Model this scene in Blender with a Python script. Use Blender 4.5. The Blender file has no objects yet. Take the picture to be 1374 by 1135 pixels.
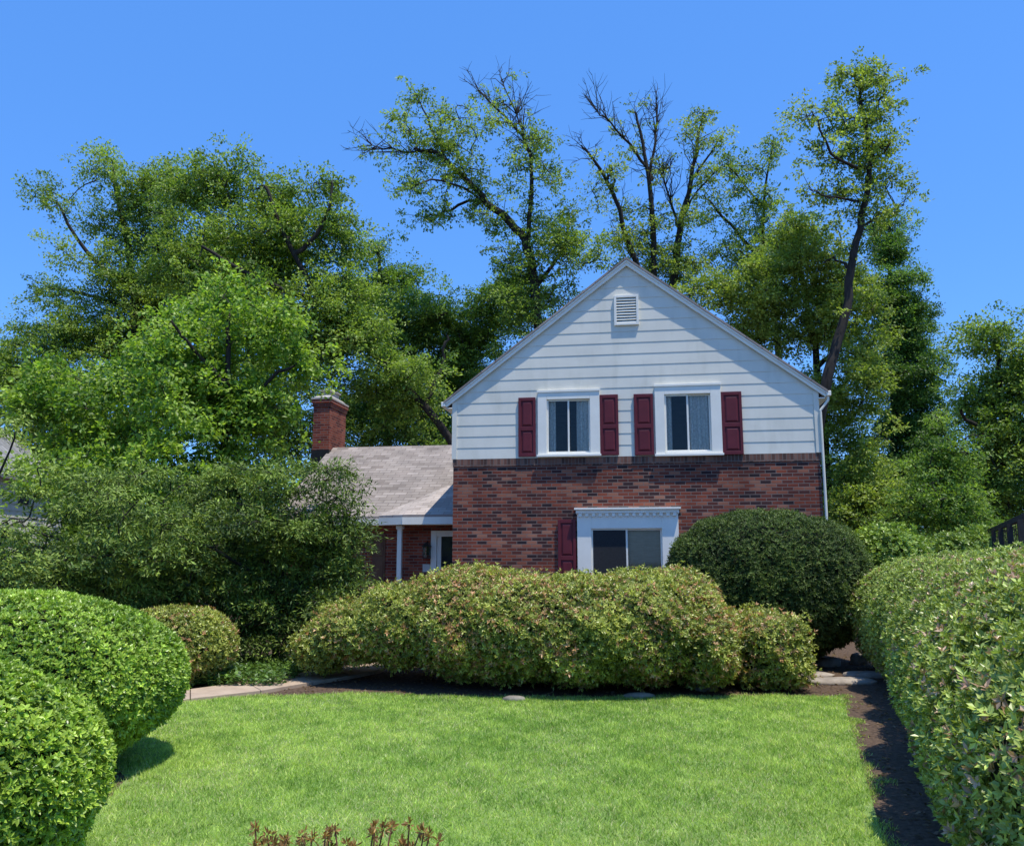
import bpy, math, random
import numpy as np
from mathutils import Vector
rng = np.random.default_rng(11); random.seed(5)
scene = bpy.context.scene
COL = scene.collection
# ------------------------------------------------------------------ camera
F = 1143.0; P = math.radians(9.1); CZ = 1.6
cam = bpy.data.cameras.new('camera'); cam.lens = 36*F/1374; cam.sensor_width = 36; cam.clip_end = 2000; cam.clip_start = .05
co = bpy.data.objects.new('camera', cam); COL.objects.link(co)
co.location = (0, 0, CZ); co.rotation_euler = (math.pi/2+P, 0, 0); scene.camera = co
def ray(px, py):
    x = (px-687)/F; v = (567.5-py)/F
    return np.array([x, math.cos(P)-v*math.sin(P), math.sin(P)+v*math.cos(P)])
def at(px, py, Y):
    d = ray(px, py); t = Y/d[1]
    return np.array([d[0]*t, Y, CZ+d[2]*t])
def gr(px, py):
    d = ray(px, py); t = -CZ/d[2]
    return np.array([d[0]*t, d[1]*t, 0.])
# ------------------------------------------------------------------ light
el = math.radians(72); SD = np.array([.72, -.69])
sdir = Vector((SD[0]*math.cos(el), SD[1]*math.cos(el), math.sin(el)))
w = bpy.data.worlds.new('World'); scene.world = w; w.use_nodes = True
nt = w.node_tree; bg = nt.nodes['Background']
sky = nt.nodes.new('ShaderNodeTexSky'); sky.sky_type = 'NISHITA'; sky.sun_disc = False
sky.sun_elevation = el; sky.sun_rotation = math.atan2(sdir.x, sdir.y)
sky.air_density = 1.0; sky.dust_density = .2; sky.ozone_density = 3.
tint = nt.nodes.new('ShaderNodeMix'); tint.data_type = 'RGBA'; tint.blend_type = 'MULTIPLY'
tint.inputs[0].default_value = 1; tint.inputs[7].default_value = (1.08, 1.55, 2.1, 1)
nt.links.new(sky.outputs[0], tint.inputs[6])
even = nt.nodes.new('ShaderNodeMix'); even.data_type = 'RGBA'; even.inputs[0].default_value = .6; even.inputs[7].default_value = (.55, 2.1, 6.1, 1)
nt.links.new(tint.outputs[2], even.inputs[6]); nt.links.new(even.outputs[2], bg.inputs[0])
bg.inputs[1].default_value = .145
sl = bpy.data.lights.new('sun', 'SUN'); sl.energy = 5; sl.angle = math.radians(.53); sl.color = (1, .95, .82)
so = bpy.data.objects.new('sun', sl); COL.objects.link(so); so.rotation_euler = sdir.to_track_quat('Z', 'Y').to_euler(); so.location = (10, -10, 30)
scene.view_settings.view_transform = 'Standard'
# ------------------------------------------------------------------ materials
def newmat(name):
    m = bpy.data.materials.new(name); m.use_nodes = True
    return m, m.node_tree, m.node_tree.nodes['Principled BSDF']
def ramp(nt, stops, interp='LINEAR'):
    r = nt.nodes.new('ShaderNodeValToRGB'); r.color_ramp.interpolation = interp
    e = r.color_ramp.elements
    while len(e) < len(stops): e.new(.5)
    for k, (p, c) in enumerate(stops):
        e[k].position = p; e[k].color = (*c, 1)
    return r
def mat_noise(name, c1, c2, scale=8, rough=.7, bump=0., stretch=(1, 1, 1), detail=6, dist=.02, spec=.3):
    m, nt, b = newmat(name)
    tc = nt.nodes.new('ShaderNodeTexCoord'); mp = nt.nodes.new('ShaderNodeMapping'); mp.inputs['Scale'].default_value = stretch
    n = nt.nodes.new('ShaderNodeTexNoise'); n.inputs['Scale'].default_value = scale; n.inputs['Detail'].default_value = detail; n.inputs['Roughness'].default_value = .65
    nt.links.new(tc.outputs['Object'], mp.inputs[0]); nt.links.new(mp.outputs[0], n.inputs['Vector'])
    r = ramp(nt, [(.32, c1), (.68, c2)]); nt.links.new(n.outputs[0], r.inputs[0]); nt.links.new(r.outputs[0], b.inputs['Base Color'])
    b.inputs['Roughness'].default_value = rough; b.inputs['Specular IOR Level'].default_value = spec
    if bump:
        bp = nt.nodes.new('ShaderNodeBump'); bp.inputs['Strength'].default_value = bump; bp.inputs['Distance'].default_value = dist
        nt.links.new(n.outputs[0], bp.inputs['Height']); nt.links.new(bp.outputs[0], b.inputs['Normal'])
    return m
def mat_leaf(name, trans=.35, rough=.45, spec=.4):
    m, nt, b = newmat(name)
    a = nt.nodes.new('ShaderNodeAttribute'); a.attribute_name = 'Col'
    nt.links.new(a.outputs['Color'], b.inputs['Base Color'])
    b.inputs['Roughness'].default_value = rough; b.inputs['Specular IOR Level'].default_value = spec
    t = nt.nodes.new('ShaderNodeBsdfTranslucent')
    mx = nt.nodes.new('ShaderNodeMix'); mx.data_type = 'RGBA'; mx.blend_type = 'MULTIPLY'; mx.inputs[0].default_value = 1
    mx.inputs[7].default_value = (1.35, 1.45, .6, 1)
    nt.links.new(a.outputs['Color'], mx.inputs[6]); nt.links.new(mx.outputs[2], t.inputs['Color'])
    ms = nt.nodes.new('ShaderNodeMixShader'); ms.inputs[0].default_value = trans
    nt.links.new(b.outputs[0], ms.inputs[1]); nt.links.new(t.outputs[0], ms.inputs[2])
    nt.links.new(ms.outputs[0], nt.nodes['Material Output'].inputs['Surface'])
    return m
def mat_brick(name, bw=.205, bh=.068, off=.5, mortar=(.20, .155, .13), msize=.0075,
              stops=((0, (.028, .020, .024)), (.2, (.075, .030, .027)), (.45, (.175, .046, .03)), (.75, (.26, .068, .037)), (1, (.33, .15, .095)))):
    m, nt, b = newmat(name)
    tc = nt.nodes.new('ShaderNodeTexCoord'); sp = nt.nodes.new('ShaderNodeSeparateXYZ'); nt.links.new(tc.outputs['Object'], sp.inputs[0])
    ad = nt.nodes.new('ShaderNodeMath'); ad.operation = 'ADD'; nt.links.new(sp.outputs[0], ad.inputs[0]); nt.links.new(sp.outputs[1], ad.inputs[1])
    cb = nt.nodes.new('ShaderNodeCombineXYZ'); nt.links.new(ad.outputs[0], cb.inputs[0]); nt.links.new(sp.outputs[2], cb.inputs[1])
    br = nt.nodes.new('ShaderNodeTexBrick'); br.offset = off; br.inputs['Scale'].default_value = 1
    br.inputs['Brick Width'].default_value = bw; br.inputs['Row Height'].default_value = bh; br.inputs['Mortar Size'].default_value = msize
    br.inputs['Mortar Smooth'].default_value = .15
    br.inputs['Color1'].default_value = (0, 0, 0, 1); br.inputs['Color2'].default_value = (1, 1, 1, 1); br.inputs['Mortar'].default_value = (.5, .5, .5, 1)
    nt.links.new(cb.outputs[0], br.inputs['Vector'])
    r = ramp(nt, list(stops)); nt.links.new(br.outputs['Color'], r.inputs[0])
    n = nt.nodes.new('ShaderNodeTexNoise'); n.inputs['Scale'].default_value = 1.3; n.inputs['Detail'].default_value = 8; nt.links.new(tc.outputs['Object'], n.inputs['Vector'])
    nr = ramp(nt, [(.3, (.66, .64, .66)), (.7, (1.25, 1.2, 1.16))]); nt.links.new(n.outputs[0], nr.inputs[0])
    mm = nt.nodes.new('ShaderNodeMix'); mm.data_type = 'RGBA'; mm.inputs[7].default_value = (*mortar, 1)
    nt.links.new(br.outputs['Fac'], mm.inputs[0]); nt.links.new(r.outputs[0], mm.inputs[6])
    mu = nt.nodes.new('ShaderNodeMix'); mu.data_type = 'RGBA'; mu.blend_type = 'MULTIPLY'; mu.inputs[0].default_value = 1
    nt.links.new(mm.outputs[2], mu.inputs[6]); nt.links.new(nr.outputs[0], mu.inputs[7]); nt.links.new(mu.outputs[2], b.inputs['Base Color'])
    bp = nt.nodes.new('ShaderNodeBump'); bp.invert = True; bp.inputs['Strength'].default_value = .6; bp.inputs['Distance'].default_value = .006
    nt.links.new(br.outputs['Fac'], bp.inputs['Height']); nt.links.new(bp.outputs[0], b.inputs['Normal'])
    b.inputs['Roughness'].default_value = .85; b.inputs['Specular IOR Level'].default_value = .2
    return m
def mat_shingle(name, stops):
    m, nt, b = newmat(name)
    tc = nt.nodes.new('ShaderNodeTexCoord'); mp = nt.nodes.new('ShaderNodeMapping'); nt.links.new(tc.outputs['Object'], mp.inputs[0])
    br = nt.nodes.new('ShaderNodeTexBrick'); br.inputs['Scale'].default_value = 1; br.inputs['Brick Width'].default_value = .3; br.inputs['Row Height'].default_value = .125
    br.inputs['Mortar Size'].default_value = .008; br.inputs['Color1'].default_value = (0, 0, 0, 1); br.inputs['Color2'].default_value = (1, 1, 1, 1); br.inputs['Mortar'].default_value = (0, 0, 0, 1)
    nt.links.new(mp.outputs[0], br.inputs['Vector'])
    n = nt.nodes.new('ShaderNodeTexNoise'); n.inputs['Scale'].default_value = 2.2; n.inputs['Detail'].default_value = 8; nt.links.new(tc.outputs['Object'], n.inputs['Vector'])
    r = ramp(nt, stops); nt.links.new(br.outputs['Color'], r.inputs[0])
    nr = ramp(nt, [(.3, (.78, .78, .78)), (.7, (1.14, 1.13, 1.12))]); nt.links.new(n.outputs[0], nr.inputs[0])
    mu = nt.nodes.new('ShaderNodeMix'); mu.data_type = 'RGBA'; mu.blend_type = 'MULTIPLY'; mu.inputs[0].default_value = 1
    nt.links.new(r.outputs[0], mu.inputs[6]); nt.links.new(nr.outputs[0], mu.inputs[7]); nt.links.new(mu.outputs[2], b.inputs['Base Color'])
    bp = nt.nodes.new('ShaderNodeBump'); bp.invert = True; bp.inputs['Strength'].default_value = .7; bp.inputs['Distance'].default_value = .008
    nt.links.new(br.outputs['Fac'], bp.inputs['Height']); nt.links.new(bp.outputs[0], b.inputs['Normal'])
    b.inputs['Roughness'].default_value = .95; b.inputs['Specular IOR Level'].default_value = .1
    return m
def mat_glass(name):
    m, nt, b = newmat(name)
    nt.nodes.remove(b)
    tr = nt.nodes.new('ShaderNodeBsdfTransparent'); tr.inputs[0].default_value = (.88, .91, .92, 1)
    gl = nt.nodes.new('ShaderNodeBsdfGlossy'); gl.inputs['Roughness'].default_value = .02
    fr = nt.nodes.new('ShaderNodeFresnel'); fr.inputs[0].default_value = 1.5
    n = nt.nodes.new('ShaderNodeTexNoise'); n.inputs['Scale'].default_value = 1.5
    bp = nt.nodes.new('ShaderNodeBump'); bp.inputs['Strength'].default_value = .05; nt.links.new(n.outputs[0], bp.inputs['Height']); nt.links.new(bp.outputs[0], gl.inputs['Normal'])
    ms = nt.nodes.new('ShaderNodeMixShader'); nt.links.new(fr.outputs[0], ms.inputs[0]); nt.links.new(tr.outputs[0], ms.inputs[1]); nt.links.new(gl.outputs[0], ms.inputs[2])
    nt.links.new(ms.outputs[0], nt.nodes['Material Output'].inputs['Surface'])
    return m
def mat_siding(name):
    m, nt, b = newmat(name)
    tc = nt.nodes.new('ShaderNodeTexCoord')
    n = nt.nodes.new('ShaderNodeTexNoise'); n.inputs['Scale'].default_value = 1.5; n.inputs['Detail'].default_value = 8; nt.links.new(tc.outputs['Object'], n.inputs['Vector'])
    r = ramp(nt, [(.3, (.67, .645, .555)), (.7, (.77, .74, .64))]); nt.links.new(n.outputs[0], r.inputs[0])
    mp = nt.nodes.new('ShaderNodeMapping'); mp.inputs['Scale'].default_value = (4, 4, .9); nt.links.new(tc.outputs['Object'], mp.inputs[0])
    n2 = nt.nodes.new('ShaderNodeTexNoise'); n2.inputs['Scale'].default_value = 1; n2.inputs['Detail'].default_value = 7; nt.links.new(mp.outputs[0], n2.inputs['Vector'])
    r2 = ramp(nt, [(.28, (.88, .885, .87)), (.48, (1, 1, 1))]); nt.links.new(n2.outputs[0], r2.inputs[0])
    mu = nt.nodes.new('ShaderNodeMix'); mu.data_type = 'RGBA'; mu.blend_type = 'MULTIPLY'; mu.inputs[0].default_value = 1
    nt.links.new(r.outputs[0], mu.inputs[6]); nt.links.new(r2.outputs[0], mu.inputs[7]); nt.links.new(mu.outputs[2], b.inputs['Base Color'])
    b.inputs['Roughness'].default_value = .6; b.inputs['Specular IOR Level'].default_value = .3
    return m
M = {}
M['bark'] = mat_noise('bark', (.03, .025, .02), (.10, .085, .07), 9, .9, .8, (1, 1, .25))
M['bark_dark'] = mat_noise('bark_dark', (.014, .012, .010), (.045, .038, .032), 9, .9, .8, (1, 1, .25))
M['leaf'] = mat_leaf('leaf', .42)
M['leaf_gloss'] = mat_leaf('leaf_gloss', .22, .36, .5)
M['needle'] = mat_leaf('needle', .2, .5, .3)
M['grass'] = mat_leaf('grass', .4, .5, .3)
M['core'] = mat_noise('dark_core', (.006, .007, .003), (.022, .022, .011), 14, .95, .8)
M['lawn'] = mat_noise('lawn_soil', (.13, .21, .05), (.23, .33, .09), 5, .9, .5)
M['soil'] = mat_noise('mulch', (.042, .027, .018), (.16, .105, .072), 22, .95, 1, detail=9)
M['path'] = mat_noise('path_concrete', (.38, .28, .205), (.50, .385, .285), 6, .9, .25, dist=.005, detail=9)
M['stone'] = mat_noise('stone', (.15, .13, .11), (.33, .30, .25), 7, .9, .6)
M['flag'] = mat_noise('flagstone', (.24, .20, .165), (.42, .36, .30), 6, .9, .5)
M['white'] = mat_noise('white_paint', (.79, .76, .67), (.86, .83, .74), 3, .55)
M['siding'] = mat_siding('white_siding')
M['maroon'] = mat_noise('maroon_paint', (.105, .013, .02), (.14, .018, .026), 5, .5)
M['brick'] = mat_brick('red_brick')
M['soldier'] = mat_brick('soldier_brick', .07, .32, 0, stops=((0, (.09, .055, .046)), (.5, (.18, .085, .062)), (1, (.27, .15, .11))))
M['chimney'] = mat_brick('chimney_brick', stops=((0, (.12, .03, .024)), (.5, (.24, .05, .028)), (1, (.32, .09, .05))))
M['shingle'] = mat_shingle('shingles', [(0, (.205, .172, .155)), (.15, (.275, .236, .213)), (.6, (.31, .268, .243)), (1, (.36, .312, .285))])
M['shingle_lit'] = mat_shingle('lit_shingles', [(0, (.33, .28, .255)), (.5, (.42, .365, .335)), (1, (.47, .41, .38))])  # lighter copy of the roof shingles, brighter light on the porch put into colour
M['shingle_grey'] = mat_shingle('grey_shingles', [(0, (.20, .20, .21)), (.5, (.27, .27, .28)), (1, (.34, .34, .35))])
M['glass'] = mat_glass('window_glass')
M['black'] = mat_noise('black_metal', (.012, .012, .013), (.025, .025, .026), 10, .45)
M['darkwood'] = mat_noise('dark_wood', (.02, .018, .017), (.045, .04, .037), 12, .8, .3, (1, 1, .2))
M['brownwood'] = mat_noise('brown_wood', (.10, .045, .025), (.18, .085, .045), 10, .6, .2, (1, 1, .15))
M['curtain'] = mat_noise('lace_curtain', (.52, .51, .48), (.85, .83, .78), 26, .9)
M['reflection_sheet'] = mat_noise('tan_reflection', (.40, .30, .21), (.52, .40, .29), 5, .9, 0, (1, 1, 12))
M['dark'] = mat_noise('dark_screen', (.015, .016, .018), (.03, .032, .035), 60, .8)
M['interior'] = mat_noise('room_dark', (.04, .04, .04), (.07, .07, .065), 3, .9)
M['concrete'] = mat_noise('cap_concrete', (.34, .31, .27), (.50, .46, .41), 9, .9, .4)
M['bronze'] = mat_noise('plaque', (.45, .44, .40), (.6, .58, .54), 9, .6)
# ------------------------------------------------------------------ mesh helpers
def tag(o, label=None, cat=None, group=None, kind=None):
    if label: o['label'] = label
    if cat: o['category'] = cat
    if group: o['group'] = group
    if kind: o['kind'] = kind
    return o
def thing(name, label, cat, loc=(0, 0, 0), rz=0, group=None):
    o = bpy.data.objects.new(name, None); COL.objects.link(o); o.empty_display_size = .2
    o.location = loc; o.rotation_euler = (0, 0, rz)
    return tag(o, label, cat, group)
def link(name, me, mat, parent):
    o = bpy.data.objects.new(name, me); COL.objects.link(o)
    if mat: me.materials.append(mat)
    if parent: o.parent = parent
    return o
def mesh_np(name, V, Fc, mat, parent=None, col=None, smooth=False, origin=None):
    V = np.asarray(V, dtype=np.float32)
    if origin is not None: V = V-np.asarray(origin, dtype=np.float32)
    Fc = np.asarray(Fc, dtype=np.int32); n, k = Fc.shape
    me = bpy.data.meshes.new(name)
    me.vertices.add(len(V)); me.vertices.foreach_set('co', V.ravel())
    me.loops.add(n*k); me.loops.foreach_set('vertex_index', Fc.ravel())
    me.polygons.add(n); me.polygons.foreach_set('loop_start', np.arange(0, n*k, k, dtype=np.int32))
    me.polygons.foreach_set('use_smooth', np.full(n, smooth, dtype=bool))
    if col is not None:
        a = me.attributes.new('Col', 'FLOAT_COLOR', 'POINT')
        c4 = np.ones((len(V), 4), dtype=np.float32); c4[:, :3] = col; a.data.foreach_set('color', c4.ravel())
    me.update(calc_edges=True)
    return link(name, me, mat, parent)
class MB:
    def __init__(s): s.v = []; s.f = []
    def poly(s, pts):
        b = len(s.v); s.v += [tuple(p) for p in pts]; s.f.append(tuple(range(b, b+len(pts))))
    def box(s, x0, x1, y0, y1, z0, z1):
        b = len(s.v)
        s.v += [(x0, y0, z0), (x1, y0, z0), (x1, y1, z0), (x0, y1, z0), (x0, y0, z1), (x1, y0, z1), (x1, y1, z1), (x0, y1, z1)]
        s.f += [tuple(b+i for i in q) for q in ((0, 3, 2, 1), (4, 5, 6, 7), (0, 1, 5, 4), (1, 2, 6, 5), (2, 3, 7, 6), (3, 0, 4, 7))]
    def prism(s, A, B):
        n = len(A); b = len(s.v); s.v += [tuple(p) for p in A]+[tuple(p) for p in B]
        s.f.append(tuple(b+i for i in range(n))); s.f.append(tuple(b+n+i for i in reversed(range(n))))
        for i in range(n):
            j = (i+1) % n; s.f.append((b+i, b+j, b+n+j, b+n+i))
    def prism_xz(s, poly, y0, y1): s.prism([(x, y0, z) for x, z in poly], [(x, y1, z) for x, z in poly])
    def prism_yz(s, poly, x0, x1): s.prism([(x0, y, z) for y, z in poly], [(x1, y, z) for y, z in poly])
    def tube(s, pts, r, n=8):
        V, Fq = tube(np.array(pts, float), np.full(len(pts), r), n); b = len(s.v)
        s.v += [tuple(p) for p in V]; s.f += [tuple(b+i for i in q) for q in Fq]
        s.f.append(tuple(b+i for i in range(n))); s.f.append(tuple(len(s.v)-n+i for i in range(n)))
    def build(s, name, mat, parent=None, bevel=0):
        me = bpy.data.meshes.new(name); me.from_pydata([tuple(float(q) for q in p) for p in s.v], [], s.f); me.update()
        import bmesh
        bm = bmesh.new(); bm.from_mesh(me); bmesh.ops.recalc_face_normals(bm, faces=bm.faces); bm.to_mesh(me); bm.free()
        o = link(name, me, mat, parent)
        if bevel:
            md = o.modifiers.new('bevel', 'BEVEL'); md.width = bevel; md.segments = 2; md.limit_method = 'ANGLE'
        return o
def nrm(a): return a/np.maximum(np.linalg.norm(a, axis=-1, keepdims=True), 1e-9)
def tube(pts, radii, n=6):
    t = nrm(np.gradient(pts, axis=0)); ref = np.array([.92, .3, .17])
    a = nrm(np.cross(t, ref)); b = np.cross(t, a)
    ang = np.linspace(0, 2*np.pi, n, endpoint=False)
    V = pts[:, None, :]+radii[:, None, None]*(np.cos(ang)[None, :, None]*a[:, None, :]+np.sin(ang)[None, :, None]*b[:, None, :])
    m = len(pts); i = np.arange(m-1)[:, None]*n; j = np.arange(n)[None, :]; k = (j+1) % n
    Fq = np.stack([i+j, i+k, i+n+k, i+n+j], -1).reshape(-1, 4)
    return V.reshape(-1, 3), Fq
def chaikin(p, it=2):
    for _ in range(it):
        q = [p[0]]
        for a, b in zip(p[:-1], p[1:]): q += [a*.75+b*.25, a*.25+b*.75]
        q.append(p[-1]); p = np.array(q)
    return p
class Geo:
    def __init__(s): s.V = []; s.F = []; s.C = []; s.n = 0
    def add(s, V, Fq, C=None):
        s.V.append(V); s.F.append(Fq+s.n); s.n += len(V)
        if C is not None: s.C.append(C)
    def build(s, name, mat, parent, origin, smooth=False):
        return mesh_np(name, np.concatenate(s.V), np.concatenate(s.F), mat, parent, np.concatenate(s.C) if s.C else None, smooth, origin)
def snoise(Pn, scale, seed):
    r = np.random.default_rng(seed); o = np.zeros(len(Pn))
    for k in range(7):
        d = r.normal(size=3)*scale*(1+.35*k); o += np.sin(Pn@d+r.uniform(0, 6.28))/(1+.3*k)
    return o/3
def leaves(Pb, D, N, L, W, C, hexa=False):
    D = nrm(D); S = nrm(np.cross(D, N)); N = np.cross(S, D)
    L = L[:, None]; W = W[:, None]; n = len(Pb)
    if hexa:
        V = np.stack([Pb, Pb+D*L*.3+S*W*.46+N*W*.16, Pb+D*L*.68+S*W*.4+N*W*.1, Pb+D*L-N*L*.12,
                      Pb+D*L*.68-S*W*.4+N*W*.1, Pb+D*L*.3-S*W*.46+N*W*.16], 1).reshape(-1, 3)
        b = np.arange(n)[:, None]*6
        Fq = np.concatenate([b+np.array([[0, 1, 2, 3]]), b+np.array([[0, 3, 4, 5]])], 0)
        return V, Fq, np.repeat(C, 6, 0)
    V = np.stack([Pb, Pb+D*L*.5+S*W*.5+N*W*.12, Pb+D*L, Pb+D*L*.5-S*W*.5+N*W*.12], 1).reshape(-1, 3)
    Fq = np.arange(n*4).reshape(-1, 4)
    return V, Fq, np.repeat(C, 4, 0)
def colmix(n, c1, c2, t=None, jit=.18):
    if t is None: t = rng.random(n)
    t = np.clip(t, 0, 1)[:, None]
    return np.clip((np.array(c1)*(1-t)+np.array(c2)*t)*np.exp(rng.normal(0, jit, n))[:, None], .003, .8)
# ------------------------------------------------------------------ trees
OAK = ((.095, .17, .03), (.32, .42, .082))
LIME = ((.105, .205, .03), (.35, .48, .075))
DARK = ((.075, .15, .03), (.25, .37, .07))
YELL = ((.13, .195, .034), (.36, .44, .09))
def make_tree(name, label, cat, Y, limbs, clumps, cols, leaf=(.115, .065), rb=.6, lpb=420, bark='bark_dark', bare=(), mat='leaf', flat=.66, group=None, dens=2.7, tw=1., wig=1., along=0, spread=1.5):
    g = Geo(); nodes = []
    first = None
    for li, (pl, r0, r1) in enumerate(limbs):
        pts = []
        if li == 0:
            p0 = at(*pl[0], Y); first = np.array([p0[0], p0[1], 0.])
            pts.append(first-np.array([0, 0, .1])); dy = 0.
            for q in pl: pts.append(at(*q, Y+dy)); dy += rng.normal(0, .25)
        else:
            p0 = at(*pl[0], Y); NN = np.concatenate(nodes)
            k = np.argmin((NN[:, 0]-p0[0])**2+(NN[:, 2]-p0[2])**2); y = NN[k, 1]; pts.append(NN[k]); sgn = rng.choice([-1, 1])*rng.uniform(.25, .8)
            for a, b in zip(pl[:-1], pl[1:]):
                y += sgn*abs(b[0]-a[0])/F*Y+rng.normal(0, .15); pts.append(at(*b, y))
        pts = chaikin(np.array(pts), 2)
        pts[1:-1] += rng.normal(0, .03*wig, pts[1:-1].shape)
        rad = np.linspace(0, 1, len(pts)); rad = r0*(1-rad)+r1*rad
        g.add(*tube(pts, rad, 8)); nodes.append(pts)
        if li in bare:
            for _ in range(26):
                i = rng.integers(len(pts)//3, len(pts)-1); t = nrm(pts[i+1]-pts[i-1]); d = nrm(t+rng.normal(0, .6, 3)+np.array([0, 0, .2]))
                Lb = rng.uniform(.5, 1.4); q = np.array([pts[i], pts[i]+d*Lb*.5+rng.normal(0, .05, 3), pts[i]+d*Lb+rng.normal(0, .12, 3)])
                g.add(*tube(q, np.array([.022, .014, .006]), 4))
                for _ in range(3):
                    s = q[1]+(q[2]-q[1])*rng.random(); d2 = nrm(d+rng.normal(0, .6, 3)); e = s+d2*rng.uniform(.25, .7)
                    g.add(*tube(np.array([s, (s+e)/2+rng.normal(0, .03, 3), e]), np.array([.011, .008, .004]), 3))
    bs = []
    for c in clumps:
        px, py, rx, ry = c[:4]; dn = c[4] if len(c) > 4 else 1.
        rxm = rx/F*Y; rym = ry/F*Y; rd = max(rxm, rym)
        cy = Y+(c[5] if len(c) > 5 else rng.uniform(-.6, .6)*rd)
        ctr = at(px, py, cy); n = max(1, int(round(dn*dens*2.3*rxm*rym/(rb*rb))))
        d = nrm(rng.normal(size=(n, 3)))*(rng.random((n, 1))**.42); d *= np.where(rng.random((n, 1)) < .16, 1.28, 1.)
        bs.append(np.concatenate([ctr+d*np.array([rxm, rd, rym]), np.full((n, 1), px)], 1))
    bs = np.concatenate(bs)[:, :3]; bs = bs[bs[:, 2] > .25]
    NN = np.concatenate(nodes); dmin = np.array([np.min(((NN-b)**2).sum(1)) for b in bs]); bs = bs[np.argsort(dmin)]
    cr = Geo()
    def spray(b, R, n, ns):
        ax = nrm(rng.normal(size=3)*np.array([1, 1, .5])); st = 1+rng.uniform(0, .7)
        sc = nrm(rng.normal(size=(ns, 3)))*R*rng.uniform(.3, spread, (ns, 1))*np.array([1, 1, flat])
        sc = sc+ax*(sc@ax)[:, None]*(st-1)
        pick = rng.integers(0, ns, n); off = sc[pick]+rng.normal(0, .22*R, (n, 3))*np.array([1, 1, flat*.85])
        D = nrm(off)*.6+rng.normal(0, .55, (n, 3))+np.array([0, 0, -.15])
        N = np.array([0, -.15, 1.])+rng.normal(0, .6, (n, 3))
        L = leaf[0]*rng.uniform(.6, 1.3, n); Wd = leaf[1]*rng.uniform(.7, 1.2, n)
        C = colmix(n, *cols, t=rng.normal(rng.random(), .24, n), jit=.2)
        cr.add(*leaves(b+off, D, N, L, Wd, C))
    if along:
        up = NN[NN[:, 2] > NN[:, 2].max()*.5]
        for _ in range(along):
            a = up[rng.integers(len(up))]; b = a+nrm(rng.normal(size=3))*rng.uniform(.2, .8)
            g.add(*tube(np.array([a, (a+b)/2+rng.normal(0, .05, 3), b]), np.array([.018, .012, .006]), 3)); spray(b, .34, 70, 4)
    for b in bs:
        k = np.argmin(((NN-b)**2).sum(1)); a = NN[k]; dist = np.linalg.norm(a-b)
        mid = (a+b)/2+np.array([0, 0, .1*dist])+rng.normal(0, .08*dist+.01, 3)
        q = chaikin(np.array([a, mid, b]), 1); r = min(.012+.014*dist, .07)*tw
        g.add(*tube(q, np.linspace(r, .012*tw, len(q)), 5)); NN = np.concatenate([NN, q[1:]])
        R = rb*rng.uniform(.5, 1.35); n = int(lpb*rng.uniform(.6, 1.3)*(R/rb)**1.3)
        for _ in range(3):
            e = b+nrm(rng.normal(size=3))*np.array([1, 1, flat])*R*.9
            g.add(*tube(np.array([b, (b+e)/2+rng.normal(0, .05*R, 3), e]), np.array([.011, .008, .004])*tw, 3))
        spray(b, R, n, 12)
    t = thing(name, label, cat, tuple(first), 0, group)
    g.build('trunk', M[bark], t, first, True); cr.build('crown', M[mat], t, first)
    return t
make_tree('oak_tree', 'tall open crowned oak at the far left, highest leaves against the sky', 'tree', 31,
    [([(180, 640), (185, 480), (180, 380), (165, 300), (150, 225)], .30, .05), ([(180, 400), (215, 330), (240, 255)], .14, .04),
     ([(177, 385), (120, 350), (75, 270)], .12, .03), ([(182, 410), (120, 395), (62, 385)], .10, .03), ([(185, 470), (90, 470), (20, 440)], .10, .03)],
    [(128, 214, 36, 18, .55), (80, 257, 36, 16, .45), (165, 260, 58, 36, .6), (225, 248, 42, 28, .8), (195, 315, 60, 42, .75), (105, 300, 35, 18, .3), (105, 395, 55, 18, .6), (125, 345, 50, 22, .35),
     (40, 440, 42, 30, .6), (160, 370, 45, 30, .6), (50, 490, 75, 36), (160, 450, 90, 45), (230, 400, 65, 60), (-10, 520, 60, 50), (80, 540, 90, 40), (100, 440, 60, 30, .6), (60, 590, 90, 40)], OAK, along=90)
make_tree('oak_tree', 'large dense oak with a long trunk leaning left from behind the brick house', 'tree', 27,
    [([(640, 690), (602, 575), (515, 490), (440, 420), (385, 330), (355, 250)], .17, .05), ([(440, 420), (350, 380), (270, 330)], .11, .04),
     ([(570, 545), (590, 500), (600, 450)], .08, .04), ([(400, 350), (440, 300), (445, 245)], .09, .03)],
    [(262, 252, 56, 34, .85), (322, 214, 16, 16, 1.1), (335, 262, 55, 34), (392, 292, 50, 40), (436, 248, 32, 20), (305, 320, 85, 45), (375, 350, 75, 55),
     (450, 320, 36, 40), (440, 410, 70, 55), (350, 420, 85, 50), (250, 360, 60, 50), (480, 470, 60, 50), (530, 540, 50, 40), (400, 480, 70, 50), (300, 400, 60, 50), (545, 500, 40, 30, .6, -1.2), (330, 540, 90, 50), (200, 550, 90, 50), (400, 590, 50, 40)], OAK)
make_tree('hardwood_tree', 'dark dense tree with a rounded shoulder between the leaning oak and the gable', 'tree', 34,
    [([(520, 690), (520, 520), (515, 400), (505, 330)], .26, .05), ([(518, 480), (560, 430), (600, 420)], .12, .04), ([(518, 520), (600, 500), (660, 470)], .12, .04)],
    [(504, 334, 16, 18), (540, 387, 24, 30), (500, 390, 45, 46), (520, 450, 58, 50), (600, 434, 38, 34), (645, 445, 45, 40), (590, 510, 65, 55), (660, 417, 40, 26), (640, 540, 70, 45), (690, 405, 40, 36), (540, 560, 60, 50), (470, 560, 60, 50), (600, 590, 60, 40), (575, 440, 40, 30), (620, 470, 50, 40)], DARK)
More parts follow.
